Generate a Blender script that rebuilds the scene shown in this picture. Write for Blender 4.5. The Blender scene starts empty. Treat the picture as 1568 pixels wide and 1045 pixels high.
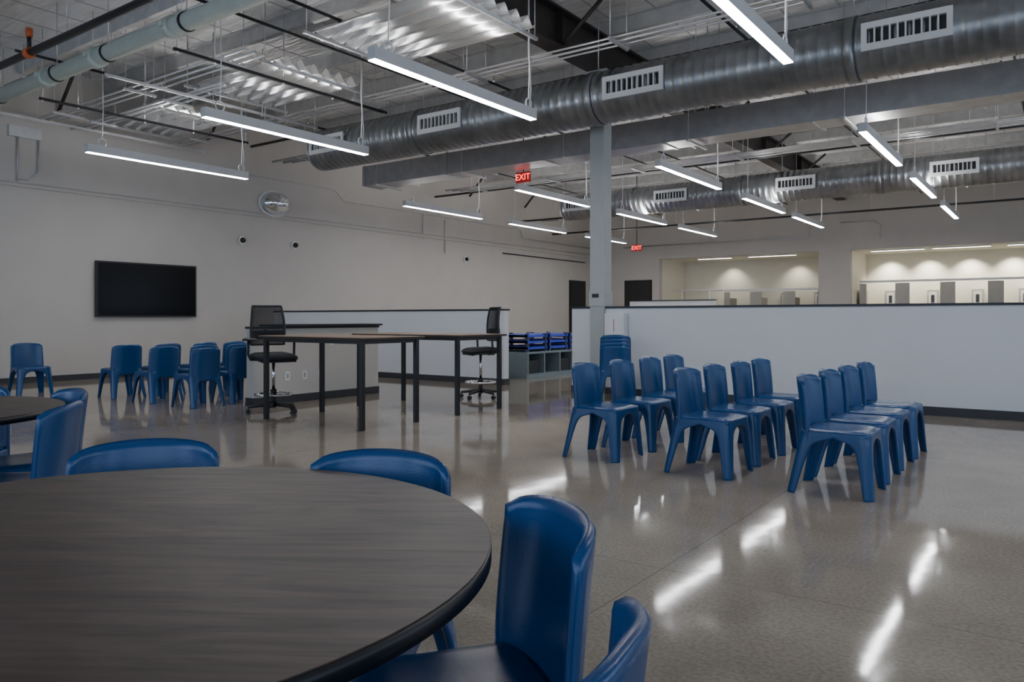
import bpy, bmesh, math, random
from mathutils import Vector, Matrix
random.seed(7)
S = bpy.context.scene
COL = S.collection

# ---------------------------------------------------------------- materials
def nt(name):
    m = bpy.data.materials.new(name); m.use_nodes = True
    n = m.node_tree.nodes; l = m.node_tree.links
    return m, n, l, n['Principled BSDF']

def mat(name, col, rough=0.5, metal=0.0, var=0.0, vscale=6.0, bump=0.0, bscale=60.0, stretch=None, emis=None, estr=0, rvar=0.0, spec=None):
    m, n, l, b = nt(name)
    b.inputs['Base Color'].default_value = (*col, 1)
    b.inputs['Roughness'].default_value = rough
    b.inputs['Metallic'].default_value = metal
    if spec is not None: b.inputs['Specular IOR Level'].default_value = spec
    tc = n.new('ShaderNodeTexCoord'); mp = n.new('ShaderNodeMapping')
    l.new(tc.outputs['Object'], mp.inputs['Vector'])
    if stretch: mp.inputs['Scale'].default_value = stretch
    if var > 0:
        t = n.new('ShaderNodeTexNoise'); t.inputs['Scale'].default_value = vscale; t.inputs['Detail'].default_value = 5
        l.new(mp.outputs[0], t.inputs['Vector'])
        r = n.new('ShaderNodeValToRGB')
        r.color_ramp.elements[0].position = 0.3; r.color_ramp.elements[1].position = 0.7
        r.color_ramp.elements[0].color = (*[c*(1-var) for c in col], 1)
        r.color_ramp.elements[1].color = (*[min(1, c*(1+var)) for c in col], 1)
        l.new(t.outputs['Fac'], r.inputs['Fac']); l.new(r.outputs['Color'], b.inputs['Base Color'])
        if rvar > 0:
            mr = n.new('ShaderNodeMapRange'); mr.inputs['To Min'].default_value = rough-rvar; mr.inputs['To Max'].default_value = rough+rvar
            l.new(t.outputs['Fac'], mr.inputs['Value']); l.new(mr.outputs[0], b.inputs['Roughness'])
    if bump > 0:
        t2 = n.new('ShaderNodeTexNoise'); t2.inputs['Scale'].default_value = bscale; t2.inputs['Detail'].default_value = 3
        l.new(mp.outputs[0], t2.inputs['Vector'])
        bp = n.new('ShaderNodeBump'); bp.inputs['Strength'].default_value = bump; bp.inputs['Distance'].default_value = 0.02
        l.new(t2.outputs['Fac'], bp.inputs['Height']); l.new(bp.outputs[0], b.inputs['Normal'])
    if emis:
        b.inputs['Emission Color'].default_value = (*emis, 1); b.inputs['Emission Strength'].default_value = estr
    return m

def floor_mat():
    m, n, l, b = nt('polished_concrete')
    tc = n.new('ShaderNodeTexCoord')
    a = n.new('ShaderNodeTexNoise'); a.inputs['Scale'].default_value = 0.9; a.inputs['Detail'].default_value = 8; a.inputs['Roughness'].default_value = 0.65
    c = n.new('ShaderNodeTexNoise'); c.inputs['Scale'].default_value = 55; c.inputs['Detail'].default_value = 4
    l.new(tc.outputs['Object'], a.inputs['Vector']); l.new(tc.outputs['Object'], c.inputs['Vector'])
    r = n.new('ShaderNodeValToRGB')
    r.color_ramp.elements[0].position = 0.3; r.color_ramp.elements[0].color = (0.315, 0.262, 0.205, 1)
    r.color_ramp.elements[1].position = 0.72; r.color_ramp.elements[1].color = (0.445, 0.382, 0.31, 1)
    l.new(a.outputs['Fac'], r.inputs['Fac'])
    r2 = n.new('ShaderNodeValToRGB')
    r2.color_ramp.elements[0].position = 0.35; r2.color_ramp.elements[0].color = (0.76, 0.76, 0.76, 1)
    r2.color_ramp.elements[1].position = 0.62; r2.color_ramp.elements[1].color = (1.08, 1.08, 1.08, 1)
    l.new(c.outputs['Fac'], r2.inputs['Fac'])
    mx = n.new('ShaderNodeMix'); mx.data_type = 'RGBA'; mx.blend_type = 'MULTIPLY'; mx.inputs[0].default_value = 0.8
    l.new(r.outputs['Color'], mx.inputs[6]); l.new(r2.outputs['Color'], mx.inputs[7])
    sep = n.new('ShaderNodeSeparateXYZ'); l.new(tc.outputs['Object'], sep.inputs[0])
    outs = []
    for ax, off in (('X', 1.56), ('Y', 0.6)):
        ad = n.new('ShaderNodeMath'); ad.operation = 'ADD'; ad.inputs[1].default_value = off+40; l.new(sep.outputs[ax], ad.inputs[0])
        md = n.new('ShaderNodeMath'); md.operation = 'PINGPONG'; md.inputs[1].default_value = 2.0; l.new(ad.outputs[0], md.inputs[0])
        lt = n.new('ShaderNodeMath'); lt.operation = 'LESS_THAN'; lt.inputs[1].default_value = 0.0028; l.new(md.outputs[0], lt.inputs[0]); outs.append(lt)
    mxm = n.new('ShaderNodeMath'); mxm.operation = 'MAXIMUM'; l.new(outs[0].outputs[0], mxm.inputs[0]); l.new(outs[1].outputs[0], mxm.inputs[1])
    m2 = n.new('ShaderNodeMix'); m2.data_type = 'RGBA'; l.new(mxm.outputs[0], m2.inputs[0]); l.new(mx.outputs[2], m2.inputs[6]); m2.inputs[7].default_value = (0.22, 0.18, 0.14, 1)
    l.new(m2.outputs[2], b.inputs['Base Color'])
    mr = n.new('ShaderNodeMapRange'); mr.inputs['To Min'].default_value = 0.03; mr.inputs['To Max'].default_value = 0.10
    l.new(a.outputs['Fac'], mr.inputs['Value']); l.new(mr.outputs[0], b.inputs['Roughness'])
    bp = n.new('ShaderNodeBump'); bp.inputs['Strength'].default_value = 0.02; bp.inputs['Distance'].default_value = 0.03
    w = n.new('ShaderNodeTexNoise'); w.inputs['Scale'].default_value = 3.5; w.inputs['Detail'].default_value = 2; l.new(tc.outputs['Object'], w.inputs['Vector'])
    l.new(w.outputs['Fac'], bp.inputs['Height']); l.new(bp.outputs[0], b.inputs['Normal'])
    b.inputs['IOR'].default_value = 1.38
    return m

def ceil_mat():
    m, n, l, b = nt('foil_insulation')
    tc = n.new('ShaderNodeTexCoord'); mp = n.new('ShaderNodeMapping'); mp.inputs['Scale'].default_value = (0.7, 3.0, 1)
    l.new(tc.outputs['Object'], mp.inputs[0])
    t = n.new('ShaderNodeTexNoise'); t.inputs['Scale'].default_value = 1.6; t.inputs['Detail'].default_value = 6; t.inputs['Distortion'].default_value = 1.2
    l.new(mp.outputs[0], t.inputs['Vector'])
    r = n.new('ShaderNodeValToRGB'); r.color_ramp.elements[0].position = .3; r.color_ramp.elements[1].position = .7
    r.color_ramp.elements[0].color = (.62, .61, .60, 1); r.color_ramp.elements[1].color = (.84, .83, .82, 1)
    l.new(t.outputs['Fac'], r.inputs['Fac']); l.new(r.outputs['Color'], b.inputs['Base Color'])
    bp = n.new('ShaderNodeBump'); bp.inputs['Strength'].default_value = 1.0; bp.inputs['Distance'].default_value = 0.14
    l.new(t.outputs['Fac'], bp.inputs['Height']); l.new(bp.outputs[0], b.inputs['Normal'])
    b.inputs['Metallic'].default_value = 0.4; b.inputs['Roughness'].default_value = 0.36
    return m

def wood_mat(name, c0, c1, rough, ang=0.0):
    m, n, l, b = nt(name)
    tc = n.new('ShaderNodeTexCoord')
    mp0 = n.new('ShaderNodeVectorRotate'); mp0.inputs['Angle'].default_value = ang
    l.new(tc.outputs['Object'], mp0.inputs['Vector'])
    def layer(sy, sc, dist):
        mp = n.new('ShaderNodeMapping'); mp.inputs['Scale'].default_value = (1.0, sy, 1); l.new(mp0.outputs[0], mp.inputs[0])
        t = n.new('ShaderNodeTexNoise'); t.inputs['Scale'].default_value = sc; t.inputs['Detail'].default_value = 8; t.inputs['Roughness'].default_value = .6; t.inputs['Distortion'].default_value = dist
        l.new(mp.outputs[0], t.inputs['Vector']); return t
    t = layer(5, 1.6, 2.0); t2 = layer(18, 3.5, .4)
    mixf = n.new('ShaderNodeMix'); mixf.data_type = 'FLOAT'; mixf.inputs[0].default_value = .40
    l.new(t.outputs['Fac'], mixf.inputs[2]); l.new(t2.outputs['Fac'], mixf.inputs[3])
    r = n.new('ShaderNodeValToRGB'); r.color_ramp.elements[0].position = .38; r.color_ramp.elements[1].position = .62
    r.color_ramp.elements[0].color = (*c0, 1); r.color_ramp.elements[1].color = (*c1, 1)
    l.new(mixf.outputs[0], r.inputs['Fac']); l.new(r.outputs['Color'], b.inputs['Base Color'])
    b.inputs['Roughness'].default_value = rough
    bp = n.new('ShaderNodeBump'); bp.inputs['Strength'].default_value = .08; bp.inputs['Distance'].default_value = .003
    l.new(t2.outputs['Fac'], bp.inputs['Height']); l.new(bp.outputs[0], b.inputs['Normal'])
    return m

FLOOR = floor_mat(); CEIL = ceil_mat()
DUCT = mat('spiral_galvanised', (.24, .25, .26), .34, .78, var=.25, vscale=3)
WALL = mat('painted_wall_grey', (.52, .49, .455), .7, var=.03, vscale=1.5, bump=.05, bscale=90)
WALLW = mat('painted_wall_white', (.66, .68, .71), .6, var=.02, vscale=2, bump=.04, bscale=90)
CREAM = mat('painted_wall_cream', (.76, .73, .63), .6, var=.02)
BASE = mat('rubber_baseboard', (.035, .038, .045), .5, var=.1)
CAP = mat('black_cap', (.012, .013, .018), .4, var=.1)
BLUE = mat('blue_plastic', (.0012, .058, .190), .27, var=.05, vscale=3, bump=.05, bscale=220)
TBL = wood_mat('dark_walnut_laminate', (.046, .029, .022), (.135, .090, .070), .42, math.radians(-33))
HTB = wood_mat('brown_laminate', (.20, .115, .065), (.36, .23, .145), .4, 0)
BLK = mat('black_metal', (.012, .012, .014), .4, var=.1)
BLKP = mat('black_plastic', (.014, .015, .017), .5, var=.1, bump=.1, bscale=300)
MESH = mat('black_mesh_fabric', (.02, .022, .026), .8, var=.1)
CHR = mat('chrome', (.7, .7, .72), .12, 1.0, var=.03)
GALV = mat('galvanised_sheet', (.42, .42, .43), .4, .6, var=.12, vscale=5)
GALVB = mat('bright_corrugated_metal', (.88, .89, .90), .24, .9, var=.06, vscale=4)
CONDUIT = mat('conduit_steel', (.58, .58, .59), .35, .7, var=.08)
STEEL = mat('brown_primed_steel', (.028, .022, .02), .55, var=.2)
PURL = mat('purlin_steel', (.52, .52, .52), .45, .4, var=.1)
GREENP = mat('pale_green_pipe', (.52, .58, .52), .45, var=.06)
BLKPIPE = mat('black_iron_pipe', (.02, .02, .022), .4, .3, var=.1)
ORANGE = mat('orange_coupling', (.60, .13, .035), .5, var=.1)
COLP = mat('column_paint', (.40, .425, .415), .45, var=.03)
WHITE = mat('white_enamel', (.72, .73, .74), .4, var=.02)
FIXT = mat('fixture_housing', (.62, .63, .64), .4, .1, var=.02)
EMIT = mat('led_diffuser', (.9, .9, .9), .5, emis=(.98, .98, 1.0), estr=38, var=.01)
EMITUP = mat('led_uplight_diffuser', (.9, .9, .9), .5, emis=(1.0, .99, .97), estr=50, var=.01)
EMITW = mat('warm_led_diffuser', (.9, .9, .85), .5, emis=(1.0, .96, .86), estr=14, var=.01)
SCREEN = mat('tv_screen', (.004, .004, .005), .2, var=.05, spec=.12)
DOORM = mat('dark_door', (.02, .018, .018), .5, var=.1)
GREYP = mat('grey_partition', (.40, .385, .35), .5, var=.04)
MIRROR = mat('mirror', (.8, .85, .9), .03, 1.0, var=.01)
RED = mat('red_exit', (.3, .01, .01), .4, emis=(1, .06, .04), estr=5, var=.01)
EXITB = mat('exit_body', (.12, .02, .02), .4, emis=(.8, .03, .03), estr=.2, var=.01)
REDP = mat('red_label', (.45, .03, .03), .5, var=.05)
CUB = mat('grey_cubby', (.20, .26, .29), .5, var=.04)
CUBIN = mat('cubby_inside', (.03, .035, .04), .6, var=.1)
COTB = mat('blue_cot_vinyl', (.05, .09, .60), .45, var=.08)
COTD = mat('cot_frame', (.05, .06, .12), .5, var=.1)
GLASS = mat('window_frame', (.1, .1, .11), .4, .5, var=.05)

# ---------------------------------------------------------------- builder
class B:
    def __init__(s, name):
        s.name = name; s.bm = bmesh.new(); s.mats = []
    def mi(s, m):
        if m not in s.mats: s.mats.append(m)
        return s.mats.index(m)
    def _tag(s, faces, m, smooth=False):
        i = s.mi(m)
        for f in faces: f.material_index = i; f.smooth = smooth
    def box(s, x0, x1, y0, y1, z0, z1, m, M=None):
        vs = [s.bm.verts.new((x, y, z)) for x in (x0, x1) for y in (y0, y1) for z in (z0, z1)]
        if M:
            for v in vs: v.co = M @ v.co
        idx = [(0, 1, 3, 2), (4, 6, 7, 5), (0, 4, 5, 1), (2, 3, 7, 6), (0, 2, 6, 4), (1, 5, 7, 3)]
        s._tag([s.bm.faces.new([vs[i] for i in q]) for q in idx], m)
    def prism(s, pts, z0, z1, m, M=None, smooth=False):
        a = [s.bm.verts.new((p[0], p[1], z0)) for p in pts]; b = [s.bm.verts.new((p[0], p[1], z1)) for p in pts]
        if M:
            for v in a+b: v.co = M @ v.co
        n = len(pts); side = [s.bm.faces.new((a[i], a[(i+1) % n], b[(i+1) % n], b[i])) for i in range(n)]
        s._tag(side, m, smooth); s._tag([s.bm.faces.new(a[::-1]), s.bm.faces.new(b)], m)
    def cyl(s, p0, p1, r0, m, r1=None, seg=12, caps=True):
        r1 = r0 if r1 is None else r1
        p0 = Vector(p0); p1 = Vector(p1); d = (p1-p0).normalized()
        up = Vector((0, 0, 1)) if abs(d.z) < .95 else Vector((1, 0, 0))
        u = d.cross(up).normalized(); v = d.cross(u)
        A = []; C = []
        for i in range(seg):
            a = 2*math.pi*i/seg; o = u*math.cos(a)+v*math.sin(a)
            A.append(s.bm.verts.new(p0+o*r0)); C.append(s.bm.verts.new(p1+o*r1))
        s._tag([s.bm.faces.new((A[i], A[(i+1) % seg], C[(i+1) % seg], C[i])) for i in range(seg)], m, True)
        if caps: s._tag([s.bm.faces.new(A[::-1]), s.bm.faces.new(C)], m)
    def tube(s, pts, r, m, seg=8, closed=False):
        pts = [Vector(p) for p in pts]; n = len(pts); rings = []; pu = None
        for i, p in enumerate(pts):
            if closed: d = pts[(i+1) % n]-pts[i-1]
            else: d = pts[min(i+1, n-1)]-pts[max(i-1, 0)]
            d.normalize()
            if pu is None:
                up = Vector((0, 0, 1)) if abs(d.z) < .9 else Vector((1, 0, 0)); u = d.cross(up).normalized()
            else:
                u = (pu-d*pu.dot(d)).normalized()
            pu = u; v = d.cross(u)
            rings.append([s.bm.verts.new(p+(u*math.cos(2*math.pi*k/seg)+v*math.sin(2*math.pi*k/seg))*r) for k in range(seg)])
        fs = []
        for i in range(n if closed else n-1):
            a = rings[i]; b = rings[(i+1) % n]
            for k in range(seg): fs.append(s.bm.faces.new((a[k], a[(k+1) % seg], b[(k+1) % seg], b[k])))
        s._tag(fs, m, True)
        if not closed: s._tag([s.bm.faces.new(rings[0][::-1]), s.bm.faces.new(rings[-1])], m)
    def grid(s, f, nu, nv, m, smooth=True):
        g = [[s.bm.verts.new(f(i/nu, j/nv)) for j in range(nv+1)] for i in range(nu+1)]
        s._tag([s.bm.faces.new((g[i][j], g[i+1][j], g[i+1][j+1], g[i][j+1])) for i in range(nu) for j in range(nv)], m, smooth)
    def shell(s, f, nu, nv, th, m, ext=.4):
        P = [[Vector(f(i/nu, j/nv)) for j in range(nv+1)] for i in range(nu+1)]
        def nrm(i, j):
            a = P[min(i+1, nu)][j]-P[max(i-1, 0)][j]; b = P[i][min(j+1, nv)]-P[i][max(j-1, 0)]
            return a.cross(b).normalized()
        A = [[None]*(nv+1) for _ in range(nu+1)]; C = [[None]*(nv+1) for _ in range(nu+1)]
        for i in range(nu+1):
            for j in range(nv+1):
                n = nrm(i, j); A[i][j] = s.bm.verts.new(P[i][j]+n*th/2); C[i][j] = s.bm.verts.new(P[i][j]-n*th/2)
        fs = []
        for i in range(nu):
            for j in range(nv):
                fs.append(s.bm.faces.new((A[i][j], A[i+1][j], A[i+1][j+1], A[i][j+1])))
                fs.append(s.bm.faces.new((C[i][j], C[i][j+1], C[i+1][j+1], C[i+1][j])))
        loop = [(i, 0) for i in range(nu)]+[(nu, j) for j in range(nv)]+[(i, nv) for i in range(nu, 0, -1)]+[(0, j) for j in range(nv, 0, -1)]
        R = []
        for (i, j) in loop:
            inn = P[min(max(i, 1), nu-1)][min(max(j, 1), nv-1)]
            d = (P[i][j]-inn); d = d.normalized() if d.length > 1e-6 else Vector((0, 0, 0))
            R.append(s.bm.verts.new(P[i][j]+d*th*ext))
        n = len(loop)
        for k in range(n):
            i, j = loop[k]; i2, j2 = loop[(k+1) % n]; k2 = (k+1) % n
            fs.append(s.bm.faces.new((A[i][j], R[k], R[k2], A[i2][j2])))
            fs.append(s.bm.faces.new((R[k], C[i][j], C[i2][j2], R[k2])))
        s._tag(fs, m, True)
    def ellipsoid(s, c, r, m, seg=16, rings=10, M=None):
        c = Vector(c)
        def f(u, v):
            a = 2*math.pi*u; t = math.pi*v
            return c+Vector((r[0]*math.cos(a)*math.sin(t), r[1]*math.sin(a)*math.sin(t), r[2]*math.cos(t)))
        s.grid(f, seg, rings, m)
    def mesh(s):
        bmesh.ops.remove_doubles(s.bm, verts=s.bm.verts, dist=1e-5)
        bmesh.ops.recalc_face_normals(s.bm, faces=s.bm.faces)
        me = bpy.data.meshes.new(s.name); s.bm.to_mesh(me); s.bm.free()
        for m in s.mats: me.materials.append(m)
        return me
    def done(s, loc=(0, 0, 0), rot=0.0, bevel=0):
        o = bpy.data.objects.new(s.name, s.mesh()); COL.objects.link(o)
        o.location = loc; o.rotation_euler = (0, 0, rot)
        if bevel:
            b = o.modifiers.new('bevel', 'BEVEL'); b.width = bevel; b.segments = 2; b.limit_method = 'ANGLE'; b.angle_limit = math.radians(50)
        return o

def inst(me, name, loc, rot=0.0):
    o = bpy.data.objects.new(name, me); COL.objects.link(o); o.location = loc; o.rotation_euler = (0, 0, rot); return o
def face(fx, fy): return math.atan2(fx, -fy)

# ---------------------------------------------------------------- room shell
XL, XR, YN, YB, ZC = -15.5, 6.0, -4.0, 27.0, 5.9
YR = 29.5; ZS = 3.44
def simple(name, m, *boxes, bevel=0):
    b = B(name)
    for q in boxes: b.box(*q, m)
    return b.done(bevel=bevel)
simple('floor', FLOOR, (XL-.2, XR+.2, YN-.2, YR+.2, -.15, 0))
simple('ceiling', CEIL, (XL-.2, XR+.2, YN-.2, YB+.3, ZC, ZC+.15))
simple('wall_left', WALL, (XL-.2, XL, YN-.2, YR+.2, 0, ZC))
simple('wall_right', WALL, (XR, XR+.2, YN, YR+.2, 0, .9), (XR, XR+.2, YN, YR+.2, 3.3, ZC),
       *[(XR, XR+.2, y, y+1.0, .9, 3.3) for y in (-4, 0.2, 4.4, 8.6, 12.8, 17, 21.2)], (XR, XR+.2, 22.2, YR+.2, .9, 3.3))
simple('wall_front', WALL, (XL, XR+.2, YN-.2, YN, 0, .7), (XL, XR+.2, YN-.2, YN, 3.6, ZC),
       *[(x, x+.7, YN-.2, YN, .7, 3.6) for x in (-15.5, -11.4, -7.3, -3.2, .9, 5.3)])
simple('wall_back_upper', WALL, (XL, XR, YB, YB+.25, ZS, ZC))
simple('wall_back', WALL, (XL, -12.5, YB, YB+.25, 0, ZS))
simple('wall_alcove_side', CREAM, (-12.75, -12.5, YB+.25, YR, 0, ZS))
simple('wall_alcove_back', CREAM, (-12.5, XR, YR, YR+.2, 0, ZS))
simple('wall_alcove_pier', CREAM, (-6.7, -5.7, YB+.25, YR, 0, ZS))
simple('wall_pier_face', WALL, (-6.7, -5.7, YB, YB+.25, 0, ZS))
simple('ceiling_alcove', CREAM, (-12.75, XR, YB+.25, YR, ZS, ZS+.1))
simple('baseboard_left', BASE, (XL, XL+.015, YN, YB, 0, .11))
simple('baseboard_back', BASE, (XL+.02, -12.5, YB-.015, YB, 0, .11))
simple('trim_ledge_left', WALL, (XL, XL+.05, YN, YB, 3.60, 3.63))

k = 1
for y in (-3, 1.2, 5.4, 9.6, 13.8, 18.0):
    b = B('window_%d' % k); k += 1
    y1 = y+3.2
    for (a, c, d, e) in ((y, y1, .9, .96), (y, y1, 3.24, 3.3), (y, y+.06, .96, 3.24), (y1-.06, y1, .96, 3.24), (y+1.57, y+1.63, .96, 3.24)):
        b.box(XR+.06, XR+.12, a, c, d, e, GLASS)
    b.done()
for x in (-14.8, -10.7, -6.6, -2.5, 1.6):
    b = B('window_%d' % k); k += 1
    x1 = x+3.4 if x < 1 else 5.3
    for (a, c, d, e) in ((x, x1, .7, .76), (x, x1, 3.54, 3.6), (x, x+.06, .76, 3.54), (x1-.06, x1, .76, 3.54), ((x+x1)/2-.03, (x+x1)/2+.03, .76, 3.54)):
        b.box(a, c, YN-.14, YN-.08, d, e, GLASS)
    b.done()
def portal(name, loc, rot, sx, sy):
    L = bpy.data.lights.new(name, 'AREA'); L.shape = 'RECTANGLE'; L.size = sx; L.size_y = sy; L.cycles.is_portal = True
    o = bpy.data.objects.new(name, L); COL.objects.link(o); o.location = loc; o.rotation_euler = rot
portal('window_daylight_right', (XR+.3, 9.5, 2.1), (0, math.radians(90), 0), 2.4, 26)
portal('window_daylight_front', (-5, YN-.3, 2.15), (math.radians(90), 0, 0), 21, 3.0)

def halfwall(name, x0, x1, y0, y1, h, m, bb=True):
    b = B(name); b.box(x0, x1, y0, y1, 0, h, m); b.box(x0-.015, x1+.015, y0-.015, y1+.015, h, h+.03, CAP)
    e = .012
    b.box(x0-e, x1+e, y0-e, y1+e, 0.001, .11, BASE)
    return b.done()
halfwall('wall_partition_right', -6.47, XR-.02, 10.67, 10.81, 1.35, WALLW)
halfwall('wall_partition_left', -14.6, -8.1, 11.03, 11.17, 1.33, WALLW)
halfwall('wall_counter_low', -9.06, -8.9, 6.4, 8.72, 1.05, WALL)
b = B('wall_outlets')
for y, z in ((6.95, .38), (7.25, .38), (7.55, .38), (8.35, .47), (7.75, .86), (8.05, .86)):
    b.box(-8.9, -8.89, y-.04, y+.04, z-.06, z+.06, WHITE); b.box(-8.892, -8.886, y-.017, y+.017, z-.035, z+.035, GREYP)
b.done()
halfwall('wall_partition_far', -11.2, -8.4, 22.0, 22.12, 1.72, WALLW)

b = B('steel_column')
c = (-5.98, 10.74); h = .125
b.box(c[0]-h, c[0]+h, c[1]-h, c[1]+h, 0, 5.09, COLP)
b.box(c[0]-.2, c[0]+.2, c[1]-.2, c[1]+.2, 5.05, 5.09, COLP)
b.box(c[0]-h-.012, c[0]+h+.012, c[1]-h-.012, c[1]+h+.012, 1.38, 1.62, COLP)
b.box(c[0]-.08, c[0]+.04, c[1]-h-.02, c[1]-h-.01, 1.52, 1.58, CAP)
b.done(bevel=.01)

b = B('wall_cabinet')
b.box(-5.8, -5.46, 10.53, 10.655, .86, 1.27, WHITE); b.box(-5.78, -5.48, 10.522, 10.53, .88, 1.25, WHITE)
b.box(-5.635, -5.625, 10.518, 10.523, .98, 1.18, REDP); b.done(bevel=.006)

b = B('door_1'); b.box(-13.9, -12.86, YB-.05, YB-.001, 0.001, 2.6, DOORM); b.box(-13.96, -12.8, YB-.03, YB-.001, 0.001, 2.66, BLK)
b.box(-13.05, -12.98, YB-.09, YB-.05, 1.0, 1.03, CHR); b.done()
b = B('door_2'); b.box(XL+.001, XL+.05, 25.4, 26.5, 0.001, 2.6, DOORM); b.box(XL+.001, XL+.03, 25.34, 26.56, 0.001, 2.66, BLK); b.box(XL+.05, XL+.09, 25.5, 25.57, 1.0, 1.03, CHR); b.done()

# ---------------------------------------------------------------- alcove stalls
def stalls(name, x0, x1, n, y, ztop):
    b = B(name)
    b.box(x0, x1, y, y+.06, ztop-.07, ztop, WHITE)
    step = (x1-x0)/n
    for i in range(n+1):
        x = x0+i*step
        w = .21
        b.box(max(x0, x-w), min(x1, x+w), y+.005, y+.05, 0, ztop-.1, GREYP)
        b.box(x-.025, x+.025, y+.06, y+1.3, .3, ztop-.3, GREYP)
    b.box(x0, x1, y+.01, y+.05, 0, 1.42, GREYP)
    for i in range(n):
        x = x0+(i+.5)*step+.05
        b.box(x-.17, x+.17, YR-.10, YR-.002, 1.55, 2.15, GREYP); b.box(x-.12, x+.12, YR-.11, YR-.10, 1.62, 2.08, WHITE); b.box(x-.05, x+.05, YR-.12, YR-.11, 1.72, 1.98, CUBIN)
    b.done()
stalls('restroom_partitions', -5.6, .9, 5, 27.9, 2.45)
stalls('restroom_partitions', -10.3, -6.75, 3, 27.9, 2.25)
b = B('alcove_rail'); b.tube([(-12.4, 28, 2.25), (-10.4, 28, 2.25)], .03, WHITE); b.cyl((-12.0, 28, 0), (-12.0, 28, 2.25), .03, WHITE); b.cyl((-10.9, 28, 0), (-10.9, 28, 2.25), .03, WHITE); b.done()
b = B('alcove_column'); b.box(-.55, -.35, 27.3, 27.5, 0, ZS-.06, GREYP); b.done()
for x0, x1 in ((-11.2, -9.9), (-9.3, -7.6), (-5.2, -3.6), (-3.4, -1.8), (-1.4, .4)):
    y = 27.55
    b = B('ceiling_light_strip'); b.box(x0, x1, y, y+.12, ZS-.04, ZS-.001, WHITE); b.box(x0+.02, x1-.02, y+.01, y+.11, ZS-.046, ZS-.04, EMITW); b.done()
for x in (-4.9, -3.7, -2.5, -1.3, -.1, -8.0, -10.5):
    L = bpy.data.lights.new('alcove_downlight', 'SPOT'); L.energy = 210 if x > -6 else 60; L.spot_size = math.radians(105); L.spot_blend = .9; L.color = (1, .94, .80); L.shadow_soft_size = .06
    o = bpy.data.objects.new('alcove_downlight', L); COL.objects.link(o); o.location = (x, 29.0, ZS-.06); o.rotation_euler = (math.radians(14), 0, 0)

# ---------------------------------------------------------------- roof structure
def ibeam_y(name, x, y0, y1, z0, z1, w=.28):
    b = B(name); b.box(x-w/2, x+w/2, y0, y1, z0, z0+.03, STEEL); b.box(x-w/2, x+w/2, y0, y1, z1-.03, z1, STEEL); b.box(x-.012, x+.012, y0, y1, z0+.03, z1-.03, STEEL)
    y = y0+1
    while y < y1:
        b.box(x-w/2+.02, x+w/2-.02, y-.008, y+.008, z0+.03, z1-.03, STEEL)
        for sx in (-1, 1):
            b.cyl((x+sx*.1, y, z0+.04), (x+sx*.75, y, z1-.02), .03, STEEL, seg=6)
        y += 1.55*2
    b.done()
ibeam_y('roof_girder', -5.98, YN+.01, YB-.01, 5.09, 5.66)
ibeam_y('roof_girder', 3.0, YN+.01, YB-.01, 5.09, 5.66)
b = B('eave_brace')
for y in (6.8, 9.9, 13.0, 16.1, 19.2, 22.3):
    b.cyl((XL+.03, y, 5.1), (XL+.6, y, 5.68), .035, STEEL, seg=6)
b.done()
y = -3.2
while y < YB:
    b = B('roof_purlin')
    b.box(XL+.01, XR-.01, y-.006, y+.006, 5.67, ZC-.005, PURL); b.box(XL+.01, XR-.01, y, y+.07, 5.665, 5.675, PURL); b.box(XL+.01, XR-.01, y-.07, y, ZC-.012, ZC-.002, PURL)
    b.done(); y += 1.55
b = B('insulation_banding')
for i in range(27):
    x = XL+.6+i*.76
    b.box(x-.012, x+.012, YN+.05, YB-.05, ZC-.006, ZC-.001, GALV)
b.done()

# spiral ducts
def spiral(name, y, z, r, x0, x1, grilles, bands):
    b = B(name)
    st = []; x = x0
    while x < x1-.13:
        st += [(x, r), (x+.105, r), (x+.115, r+.009), (x+.128, r+.009)]; x += .14
    st.append((x1, r)); n = 48
    R = [[b.bm.verts.new((xx, y+rr*math.cos(2*math.pi*i/n), z+rr*math.sin(2*math.pi*i/n))) for i in range(n)] for xx, rr in st]
    b._tag([b.bm.faces.new((R[i][j], R[i][(j+1) % n], R[i+1][(j+1) % n], R[i+1][j])) for i in range(len(R)-1) for j in range(n)], DUCT, True)
    b.cyl((x0-.03, y, z), (x0, y, z), r+.012, GALV, seg=48)
    for x in bands: b.cyl((x-.06, y, z), (x+.06, y, z), r+.02, DUCT, seg=48)
    for g in grilles:
        f = y-r-.05; w = .40; hh = .085
        b.box(g-w-.06, g+w+.06, f, f+.03, z-hh-.08, z-hh, FIXT); b.box(g-w-.06, g+w+.06, f, f+.03, z+hh, z+hh+.07, FIXT)
        b.box(g-w-.06, g-w, f, f+.03, z-hh, z+hh, FIXT); b.box(g+w, g+w+.06, f, f+.03, z-hh, z+hh, FIXT)
        b.box(g-w, g+w, f+.05, f+.055, z-hh, z+hh, BLK)
        b.box(g-w-.04, g+w+.04, f+.03, y-r+.12, z-hh-.05, z-hh-.0, FIXT); b.box(g-w-.04, g+w+.04, f+.03, y-r+.12, z+hh, z+hh+.05, FIXT)
        m_ = 10
        for i in range(1, m_):
            xx = g-w+2*w*i/m_; b.box(xx-.009, xx+.009, f+.005, f+.045, z-hh, z+hh, FIXT)
    for x in bands:
        b.cyl((x, y, z+r), (x, y, ZC-.03), .008, CONDUIT, seg=6)
    b.done()
spiral('spiral_duct', 9.9, 4.42, .37, -11.6, XR-.02, (-11.05, -8.3, -4.8, -1.43, 2.0), (-9.0, -5.55, -2.05, 1.6))
spiral('spiral_duct', 19.2, 4.42, .37, -11.8, XR-.02, (-11.2, -8.4, -5.2, -1.9, 1.6), (-9.6, -6.6, -3.4, 0))
b = B('rectangular_duct')
b.box(-12.96, XR-.02, 12.2, 12.75, 4.2, 4.64, GALV)
x = -12.9
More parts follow.
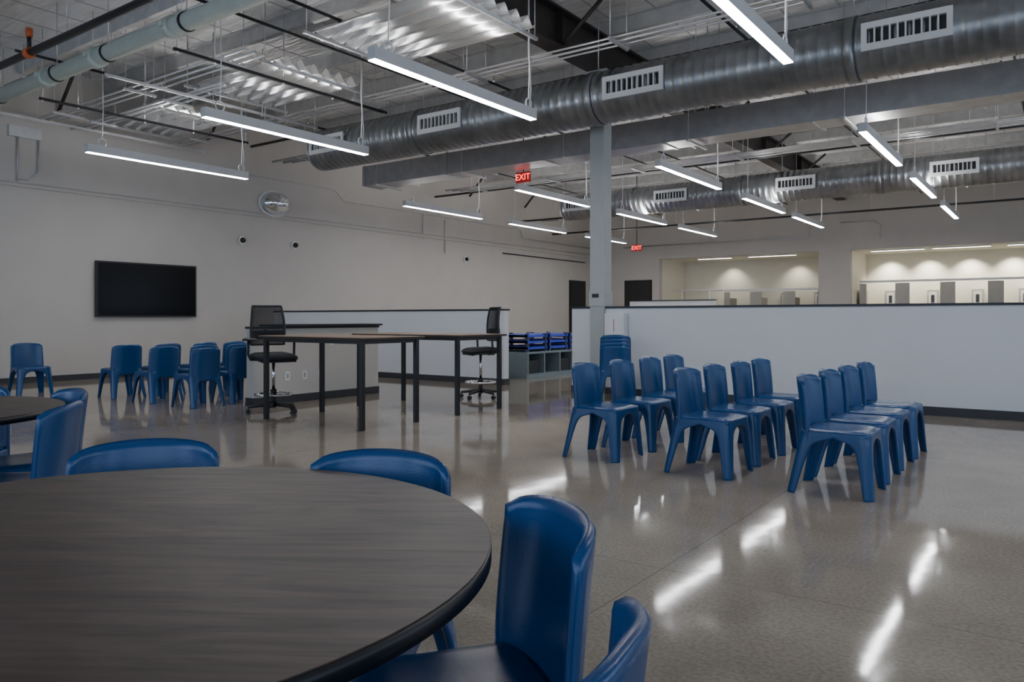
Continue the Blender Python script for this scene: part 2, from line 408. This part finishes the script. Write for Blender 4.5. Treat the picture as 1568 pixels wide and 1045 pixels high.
while x < XR-.1:
    b.box(x, x+.03, 12.185, 12.765, 4.185, 4.655, GALV); x += 2.44
x = -12.4
while x < XR:
    for yy in (12.1, 12.85): b.cyl((x, yy, 4.12), (x, yy, ZC-.03), .006, CONDUIT, seg=6)
    b.box(x-.02, x+.02, 12.05, 12.9, 4.14, 4.178, CONDUIT); x += 2.44
b.done()

# corrugated panels on trapeze
for xc, yc in ((-6.85, 7.5), (-10.4, 7.9), (-14.0, 8.1)):
    b = B('corrugated_metal_panel')
    lx = 2.6 if xc > -8 else 2.3; wy = 1.5
    def f(u, v): return Vector((xc-lx/2+lx*u, yc-wy/2+wy*v, 5.0+.06*math.sin(v*2*math.pi*6)))
    b.shell(f, 2, 108, .006, GALVB, ext=0)
    for dx in (-lx/2+.15, lx/2-.15):
        b.box(xc+dx-.02, xc+dx+.02, yc-wy/2-.25, yc+wy/2+.25, 4.895, 4.935, CONDUIT)
        for sy in (-1, 1):
            b.cyl((xc+dx, yc+sy*(wy/2+.2), 4.9), (xc+dx, yc+sy*(wy/2+.2), ZC-.03), .007, CONDUIT, seg=6)
    b.done()

# pipes
GY, GZ = 5.3, 4.82
b = B('green_water_pipe'); b.cyl((XL+.02, GY, GZ), (XR-.05, GY, GZ), .11, GREENP, seg=24)
for x in (-14.4, -12.4, -10.9, -9.0, -6.5): b.cyl((x-.06, GY, GZ), (x+.06, GY, GZ), .14, GREENP, seg=24); b.box(x-.03, x+.03, GY-.18, GY+.18, GZ-.03, GZ+.03, GREENP); b.cyl((x+.3, GY, GZ+.1), (x+.3, GY, ZC-.03), .008, CONDUIT, seg=6); b.cyl((x+.28, GY, GZ), (x+.32, GY, GZ), .122, BLKPIPE, seg=24)
b.done()
b = B('black_sprinkler_main'); b.cyl((XL+.02, 4.72, 4.86), (XR-.05, 4.72, 4.86), .05, BLKPIPE, seg=14)
for x in (-11.6,): b.cyl((x-.06, 4.72, 4.86), (x+.06, 4.72, 4.86), .07, ORANGE, seg=14); b.cyl((x, 4.72, 4.9), (x, 4.72, 5.15), .028, BLKPIPE); b.cyl((x, 4.72, 5.08), (x, 4.72, 5.2), .045, ORANGE)
for x in (-14, -10.5, -8): b.cyl((x, 4.72, 4.9), (x, 4.72, ZC-.03), .007, CONDUIT, seg=6)
b.done()
for x in (-12.4, -8.6, -7.7, -3.6, -.6):
    z = 5.1
    b = B('sprinkler_branch_pipe'); b.cyl((x, 4.86, z), (x, YB-.1, z), .021, BLKPIPE, seg=8)
    yy = 6.3
    while yy < YB:
        b.cyl((x, yy, z), (x, yy, ZC-.03), .006, CONDUIT, seg=6)
        b.cyl((x, yy+.8, z), (x, yy+.8, z+.12), .015, CHR, seg=8); yy += 3.1
    b.done()
for x in (-14.9, -13.4, -11.3, -9.5):
    b = B('trapeze_strut'); b.box(x-.02, x+.02, 5.6, 9.5, 4.72, 4.76, BLKPIPE if x in (-13.4, -9.5) else CONDUIT)
    for yy in (5.65, 6.2, 7.35, 8.3, 9.45): b.cyl((x, yy, 4.7), (x, yy, ZC-.03), .008, CONDUIT, seg=6); b.cyl((x, yy, 4.70), (x, yy, 4.73), .02, CONDUIT, seg=6)
    b.done()
def conduits(name, ys, z, x0, x1, r=.016, m=CONDUIT):
    b = B(name)
    for i, yv in enumerate(ys):
        b.cyl((x0+.15*i, yv, z), (x1, yv, z), r*(1+.3*(i % 2)), m, seg=8)
    x = x0+1
    while x < x1:
        b.box(x-.02, x+.02, ys[0]-.12, ys[-1]+.12, z-.06, z-.022, CONDUIT)
        for yv in (ys[0]-.08, ys[-1]+.08): b.cyl((x, yv, z-.08), (x, yv, ZC-.03), .006, CONDUIT, seg=6)
        x += 2.4
    b.done()
conduits('conduit_rack', [6.35, 6.5, 6.65], 4.85, XL+.1, -9)
conduits('conduit_rack', [7.0, 7.1, 7.25], 4.82, XL+.1, -10.6, .02)
conduits('conduit_rack', [5.85, 5.97], 5.35, XL+.1, -8.3, .02)
conduits('conduit_rack', [8.95, 9.1, 9.25], 4.88, XL+.1, XR-.1)
conduits('conduit_rack', [13.6, 13.75, 13.9, 14.05], 4.55, -14, XR-.1, .022)
conduits('conduit_rack', [16.3, 16.45, 16.6, 16.8], 4.75, -14, XR-.1, .022)
conduits('conduit_rack', [22.3, 22.45, 22.6], 4.6, -15, XR-.1, .02)
conduits('conduit_rack', [11.3, 11.5, 11.62], 4.85, -15, XR-.1, .024)
conduits('conduit_rack', [14.9, 15.15], 5.3, -14, XR-.1, .045)
b = B('black_sprinkler_cross_pipe')
for yv, z in ((21.2, 4.45), (24.0, 4.3), (11.0, 5.2), (17.45, 4.85)):
    b.cyl((XL+.1, yv, z), (XR-.1, yv, z), .03, BLKPIPE, seg=10)
    for x in (-13.5, -10.5, -7.5, -4.5, -1.5): b.cyl((x, yv, z), (x, yv, ZC-.03), .006, CONDUIT, seg=6)
b.done()
b = B('wall_conduit_run')
X = XL+.03
b.tube([(X, 3, 3.62+.05), (X, 13.0, 3.70), (X, 13.2, 3.70), (X, 26.9, 3.74)], .014, WALL)
b.tube([(X, 9.0, 4.55), (X, 13.6, 4.55), (X, 13.9, 4.3), (X, 22, 4.3), (X, 22.2, 4.0), (X, 26.9, 4.0)], .014, CONDUIT)
b.tube([(X, 6.1, 3.68), (X, 6.1, 4.5)], .014, CONDUIT); b.tube([(X, 6.45, 4.5), (X, 6.45, 3.9), (X, 6.3, 3.75), (X, 6.1, 3.75)], .014, CONDUIT)
b.tube([(X, 17.0, 3.72), (X, 17.0, 4.3)], .014, CONDUIT); b.tube([(X, 18.0, 3.2), (X, 18.0, 4.2), (X, 18.3, 4.3)], .014, CONDUIT)
b.tube([(X, 21.0, 3.4), (X, 26.5, 3.4)], .02, BLKPIPE)
b.box(XL+.001, XL+.06, 5.95, 6.5, 4.5, 4.7, CONDUIT)
b.done()
b = B('back_wall_conduit'); Y = YB-.04
b.tube([(-14, Y, 3.95), (-7, Y, 3.95), (-6.9, Y, 4.5)], .02, CONDUIT); b.tube([(-4.8, Y, 3.75), (-4.8, Y, 4.2), (-5.0, Y, 4.35), (-6, Y, 4.35)], .02, CONDUIT); b.done()

# ---------------------------------------------------------------- pendants
rows = {-2.35: [(5.3, 8.25), (11.9, 14.95), (16.4, 19.4), (20.9, 23.8)],
        -5.82: [(5.6, 8.6), (12.5, 15.5), (17.0, 20.0), (20.9, 23.9)],
        -9.3: [(5.9, 8.85), (13.1, 16.1), (17.6, 20.5), (21.5, 24.4)],
        -12.8: [(6.05, 9.05), (13.4, 16.4), (17.7, 20.7), (22.0, 24.8)],
        1.2: [(5.1, 8.1), (11.9, 14.9), (16.4, 19.4)]}
for x, L in rows.items():
    for y0, y1 in L:
        b = B('linear_pendant_light'); z = 3.88; w = .055; H = .13
        b.box(x-w, x+w, y0, y1, z, z+H, FIXT)
        b.box(x-w+.006, x+w-.006, y0+.01, y1-.01, z-.008, z, EMIT)
        b.box(x-w+.02, x+w-.02, y0+.4, y1-.4, z+H, z+H+.004, EMITUP)
        for yy in (y0+.25, y1-.12):
            R = .065
            b.tube([(x, yy+R*math.cos(a), z+H+R+R*math.sin(a)) for a in [i*math.pi/8 for i in range(16)]], .010, WHITE, seg=6, closed=True)
            b.tube([(x, yy, z+H+2*R), (x, yy+.02, 4.6), (x, yy, ZC-.03)], .008, WHITE, seg=6)
        b.tube([(x, y1-.10, z+H), (x, y1-.07, z+.4), (x, y1-.12, z+.9), (x, y1-.12, ZC-.03)], .010, WHITE, seg=6)
        b.done()

def exit_sign(loc, w=.34):
    b = B('exit_sign'); b.box(-w/2, w/2, -.025, .025, -.11, .11, EXITB); b.cyl((0, 0, .11), (0, 0, ZC-.03-loc[2]), .012, BLK, seg=8)
    o = b.done(loc)
    c = bpy.data.curves.new('exit_letters', 'FONT'); c.body = 'EXIT'; c.size = .18; c.align_x = 'CENTER'; c.align_y = 'CENTER'; c.extrude = .002; c.materials.append(RED)
    t = bpy.data.objects.new('exit_letters', c); COL.objects.link(t); t.rotation_euler = (math.radians(90), 0, 0); t.location = (0, -.03, 0); t.parent = o
exit_sign((-9.05, 13.0, 4.1)); exit_sign((-11.4, 22.9, 3.5), .34)

b = B('wall_mounted_television'); b.box(XL+.04, XL+.10, 7.47, 9.61, 1.22, 2.33, BLKP); b.box(XL+.10, XL+.104, 7.50, 9.58, 1.25, 2.30, SCREEN); b.box(XL+.001, XL+.04, 8.2, 8.9, 1.5, 2.0, BLK); b.done(bevel=.006)
b = B('convex_security_mirror')
def f(u, v):
    a = 2*math.pi*u; t = v*math.pi/2
    return Vector((XL+.03+.38*math.cos(t), 11.7+.42*math.cos(a)*math.sin(t), 3.95+.29*math.sin(a)*math.sin(t)))
b.grid(f, 40, 12, MIRROR)
b.tube([(XL+.03, 11.7+.43*math.cos(a), 3.95+.30*math.sin(a)) for a in [i*math.pi/16 for i in range(32)]], .022, WHITE, closed=True)
b.done()
for y, z in ((10.8, 3.0), (12.3, 3.0), (19.0, 3.07)):
    b = B('security_camera'); b.cyl((XL+.004, y, z), (XL+.05, y, z), .095, WHITE, seg=20); b.ellipsoid((XL+.075, y, z), (.065, .065, .065), BLKP); b.done()

# ---------------------------------------------------------------- chair
def chair_mesh():
    b = B('stackable_plastic_chair'); H = .43; r = .05
    hx = lambda z: .25-.035*z/H
    yf = lambda z: -.255+.03*z/H
    yr = lambda z: .285-.085*z/H
    zt = .385
    def cpt(sx, sy, d, z):
        cx = sx*(hx(z)-r); cy = (yr(z) if sy > 0 else yf(z))-sy*r
        q = r*math.pi/4
        if d >= 0:
            th = max(0, math.pi/4-d/r); st = max(0, d-q)
            return Vector((cx+sx*r*math.cos(th), cy+sy*r*math.sin(th)-sy*st, z))
        d = -d; th = min(math.pi/2, math.pi/4+d/r); st = max(0, d-q)
        return Vector((cx+sx*r*math.cos(th)-sx*st, cy+sy*r*math.sin(th), z))
    for sx in (-1, 1):
        for sy in (-1, 1):
            def f(u, v, sx=sx, sy=sy):
                z = H*v
                half_side = (yr(z)-yf(z))/2-r+r*math.pi/4
                half_front = hx(z)-r+r*math.pi/4
                c = 2*u-1; half = half_side if c >= 0 else half_front
                tt = min(1, z/zt); wb, wt = .036, .066
                a = wb+(wt-wb)*tt; a = a+(half-a)*(.18*tt**5+.82*tt**22)
                if z >= zt: a = half
                return cpt(sx, sy, c*a, z)
            b.shell(f, 12, 34, .02, BLUE, ext=.3)
    def seat(u, v):
        x = 2*u-1; y = 2*v-1
        X = hx(H)*x*(1-.05*abs(y)**6); Yc = (yr(H)+yf(H))/2; hy = (yr(H)-yf(H))/2
        Yv = Yc+hy*y*(1-.05*abs(x)**6)
        z = .44-.014*(1-x*x)*(1-y*y)-.018*max(abs(x), abs(y))**10
        z -= .012*max(0, -y-.5)**2*4
        return Vector((X*1.0, Yv, z))
    b.shell(seat, 20, 20, .024, BLUE, ext=.5)
    def back(u, v):
        x = 2*u-1; a = abs(x)
        w = .219-.006*v
        k = max(0, v-.82)/.18
        z = .36+.43*v-.020*a**2*v-.014*a**16*v
        y = .215+.005*v+.045*max(0, v-.15)**1.3
        y -= .075*a**3*(.75+.25*v)
        return Vector((w*x*(1-.03*k**4), y, z))
    b.shell(back, 28, 22, .026, BLUE, ext=.55)
    return b.mesh()
CH = chair_mesh()
def chair(x, y, fx, fy, z=0): return inst(CH, 'stackable_plastic_chair', (x, y, z), face(fx, fy))
rj = lambda a: random.uniform(-a, a)
for X0, Y0 in ((-1.26, 5.66), (-2.24, 5.77), (-3.23, 5.9)):
    for i in range(4): chair(X0+rj(.02), Y0+.63*i+rj(.01), 1, rj(.03))
for X0, ys in ((-9.6, (6.0, 6.62)), (-10.6, (6.0, 6.62, 7.24)), (-11.6, (6.0, 6.62, 7.24, 7.86))):
    for yv in ys: chair(X0+rj(.05), yv, -1, rj(.08))
chair(-13.1, 5.35, 1, -.1)
T1 = Vector((-1.573, .748)); T2 = Vector((-4.6, 1.25))
def at_table(T, bx, by, k=.24):
    d = (T-Vector((bx, by))).normalized(); p = Vector((bx, by))+d*k; chair(p.x, p.y, d.x, d.y)
at_table(T1, -2.43, 1.34)
chair(-1.565, 1.43, .36, -.93)
chair(-1.00, 1.195, -.60, -.80)
chair(-.695, .815, -.982, -.177)
chair(-3.98, 1.56, -.68, -.73)
at_table(T2, -4.50, 2.08); at_table(T2, -5.25, 1.83); at_table(T2, -4.2, .42)
bm = bmesh.new()
for i in range(4):
    tmp = bmesh.new(); tmp.from_mesh(CH)
    for v in tmp.verts: v.co.z += .05*i; v.co.y += .05*(3-i)-.05
    tm = bpy.data.meshes.new('t'); tmp.to_mesh(tm); bm.from_mesh(tm); tmp.free()
sm = bpy.data.meshes.new('stacked_plastic_chairs'); bm.to_mesh(sm); sm.materials.append(BLUE)
inst(sm, 'stacked_plastic_chairs', (-5.40, 10.15, 0), face(-.45, .89))

# ---------------------------------------------------------------- round tables
def round_table(x, y, R):
    b = B('round_table'); n = 128
    circ = lambda r: [(r*math.cos(2*math.pi*i/n), r*math.sin(2*math.pi*i/n)) for i in range(n)]
    b.prism(circ(R-.003), .748, .75, TBL); b.prism(circ(R), .715, .748, BLK, smooth=True)
    b.cyl((0, 0, .05), (0, 0, .70), .045, BLK, seg=20); b.cyl((0, 0, .70), (0, 0, .715), .2, BLK, seg=24)
    for i in range(4):
        a = math.pi/4+i*math.pi/2; M = Matrix.Rotation(a, 4, 'Z')
        b.box(0, .3, -.03, .03, .03, .06, BLK, M); b.cyl(M @ Vector((.27, 0, 0)), M @ Vector((.27, 0, .03)), .025, BLK)
    b.done((x, y, 0))
round_table(*T1, .80); round_table(*T2, .74)

def high_table(x0, x1, y0, y1, h=.99):
    b = B('high_work_table'); cx, cy = (x0+x1)/2, (y0+y1)/2; a = (x1-x0)/2; c = (y1-y0)/2
    b.box(-a, a, -c, c, h-.028, h, HTB)
    b.box(-a-.003, a+.003, -c-.003, c+.003, h-.026, h-.006, BLK)
    for sx in (-1, 1):
        for sy in (-1, 1):
            px, py = sx*(a-.07), sy*(c-.07); b.box(px-.025, px+.025, py-.025, py+.025, 0, h-.028, BLK)
        px = sx*(a-.07); b.box(px-.015, px+.015, -c+.09, c-.09, h-.07, h-.028, BLK)
    for sy in (-1, 1):
        py = sy*(c-.07); b.box(-a+.09, a-.09, py-.015, py+.015, h-.07, h-.028, BLK)
    b.done((cx, cy, 0), bevel=.003)
high_table(-7.74, -5.98, 5.62, 6.6); high_table(-7.85, -5.98, 7.2, 8.2)
b = B('counter_shelf'); b.box(-9.2, -8.78, 6.7, 8.7, 1.082, 1.11, BLK); b.done(bevel=.004)

def stool(x, y, fx, fy):
    b = B('drafting_stool')
    for i in range(5):
        a = 2*math.pi*i/5+.3; c, s_ = math.cos(a), math.sin(a)
        b.cyl((0, 0, .12), (c*.3, s_*.3, .085), .028, BLKP, r1=.018, seg=10)
        b.cyl((c*.3, s_*.3, .04), (c*.3, s_*.3, .09), .01, BLKP, seg=8)
        b.cyl((c*.3-s_*.022, s_*.3+c*.022, .03), (c*.3+s_*.022, s_*.3-c*.022, .03), .03, BLKP, seg=16)
    b.cyl((0, 0, .07), (0, 0, .30), .03, BLKP, seg=16); b.cyl((0, 0, .3), (0, 0, .66), .02, CHR, seg=14)
    b.cyl((0, 0, .24), (0, 0, .30), .04, BLKP, seg=16)
    b.tube([(.22*math.cos(a), .22*math.sin(a), .24) for a in [i*math.pi/16 for i in range(32)]], .016, CHR, closed=True)
    for i in range(3):
        a = 2*math.pi*i/3; b.cyl((0, 0, .26), (.22*math.cos(a), .22*math.sin(a), .24), .011, CHR, seg=8)
    b.box(-.1, .1, -.13, .13, .65, .69, BLKP)
    b.tube([(.1, .02, .67), (.2, .03, .66), (.26, .03, .655)], .008, BLKP)
    def top(u, v):
        X = 2*u-1; Y = 2*v-1
        e = max(abs(X), abs(Y))
        return Vector((.245*X*(1-.10*abs(Y)**3), .235*Y*(1-.08*abs(X)**3), .745-.03*e**6-.03*max(0, -Y-.3)**2+.008*Y))
    b.shell(top, 16, 16, .035, MESH, ext=.5)
    def low(u, v):
        p = top(u, v); p.z = p.z-.034; p.x *= .95; p.y *= .95; return p
    b.shell(low, 12, 12, .03, BLKP, ext=.5)
    b.tube([(0, .08, .67), (0, .2, .66), (0, .27, .70), (0, .29, .80), (0, .275, .92), (0, .285, 1.05)], .024, BLKP, seg=10)
    def bk(u, v):
        X = 2*u-1; w = .215-.03*v+.015*math.sin(v*math.pi)
        return Vector((w*X, .245+.03*math.sin(v*math.pi*.9+2.6)+.07*v-.06*X*X, .86+.49*v))
    for j in range(1, 44):
        b.tube([bk(i/8, j/44) for i in range(9)], .0036, MESH, seg=4)
    for i in range(1, 34):
        b.tube([bk(i/34, j/8) for j in range(9)], .0030, MESH, seg=4)
    pts = [bk(i/14, 0) for i in range(15)]+[bk(1, j/12) for j in range(1, 13)]+[bk(1-i/14, 1) for i in range(1, 15)]+[bk(0, 1-j/12) for j in range(1, 12)]
    b.tube(pts, .015, BLKP, seg=8, closed=True)
    def lum(u, v):
        X = 2*u-1; return Vector((.2*X, .275-.06*X*X, .93+.10*v))
    b.shell(lum, 10, 4, .02, BLKP, ext=.3)
    for sx in (-1, 1):
        b.tube([(sx*.12, .05, .67), (sx*.27, .06, .68), (sx*.295, .07, .74), (sx*.295, .06, .92)], .017, BLKP, seg=8)
        def arm(u, v, sx=sx): return Vector((sx*.295+(u-.5)*.08, -.12+.27*v, .935-.01*(2*v-1)**2))
        b.shell(arm, 6, 10, .028, BLKP, ext=.5)
    b.done((x, y, 0), face(fx, fy))
stool(-8.08, 6.1, 1, -.30)
stool(-7.08, 9.05, -.5, -.86)

# ---------------------------------------------------------------- cubbies and cots
b = B('cubby_bench'); x0, x1, y0, y1 = -9.7, -8.6, 12.5, 14.9; z1 = .52
b.box(x0, x1-.02, y0, y1, .0, .08, CUB); b.box(x0, x1, y0, y1, z1-.04, z1, CUB); b.box(x0, x0+.04, y0, y1, .08, z1-.04, CUB)
n = 4
for i in range(n+1):
    yy = y0+(y1-y0-.04)*i/n; b.box(x0+.04, x1, yy, yy+.04, .08, z1-.04, CUB)
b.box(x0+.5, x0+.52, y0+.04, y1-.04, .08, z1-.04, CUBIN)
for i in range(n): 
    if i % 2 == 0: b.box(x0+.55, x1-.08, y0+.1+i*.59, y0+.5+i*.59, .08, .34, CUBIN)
b.done()
b = B('stacked_cots')
for j in range(3):
    yy = 12.55+j*.8
    for i in range(3):
        z = z1+.001+i*.12
        b.box(-9.65, -8.65, yy, yy+.7, z+.05, z+.095, COTB)
        for yb in (yy, yy+.66): b.box(-9.68, -8.62, yb, yb+.04, z+.05, z+.1, COTB)
        for xa in (-9.66, -8.7):
            for yb in (yy, yy+.64): b.box(xa, xa+.06, yb, yb+.06, z, z+.12, COTD)
b.done()
b = B('floor_cot_stack')
for j in range(4):
    yy = 15.2+j*1.0
    for i in range(5):
        z = i*.17
        b.box(-9.9, -8.2, yy, yy+.8, z+.08, z+.14, COTB)
        for yb in (yy, yy+.76): b.box(-9.93, -8.17, yb, yb+.04, z+.08, z+.14, COTB)
        for xa in (-9.9, -8.28):
            for yb in (yy, yy+.72): b.box(xa, xa+.08, yb, yb+.08, z, z+.17, COTD)
b.done()
b = B('cubby_bench')
b.box(-8.1, -7.0, 16.2, 16.6, 0, .08, CUB); b.box(-8.1, -7.0, 16.2, 16.6, .7, .74, CUB)
for x in (-8.1, -7.56, -7.04): b.box(x, x+.04, 16.2, 16.6, .08, .7, CUB)
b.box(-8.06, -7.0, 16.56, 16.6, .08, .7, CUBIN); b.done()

# ---------------------------------------------------------------- world, camera
w = bpy.data.worlds.new('World'); S.world = w; w.use_nodes = True
n = w.node_tree.nodes; l = w.node_tree.links; bg = n['Background']
bg.inputs['Color'].default_value = (.62, .77, 1.0, 1); bg.inputs['Strength'].default_value = 3.3

cam = bpy.data.cameras.new('camera'); co = bpy.data.objects.new('camera', cam); COL.objects.link(co)
co.location = (0, 0, 1.2); co.rotation_euler = (math.radians(90), 0, math.radians(35.7))
cam.sensor_width = 36; cam.lens = 27.0; cam.shift_y = -.0226; cam.clip_end = 200; cam.clip_start = .05
S.camera = co
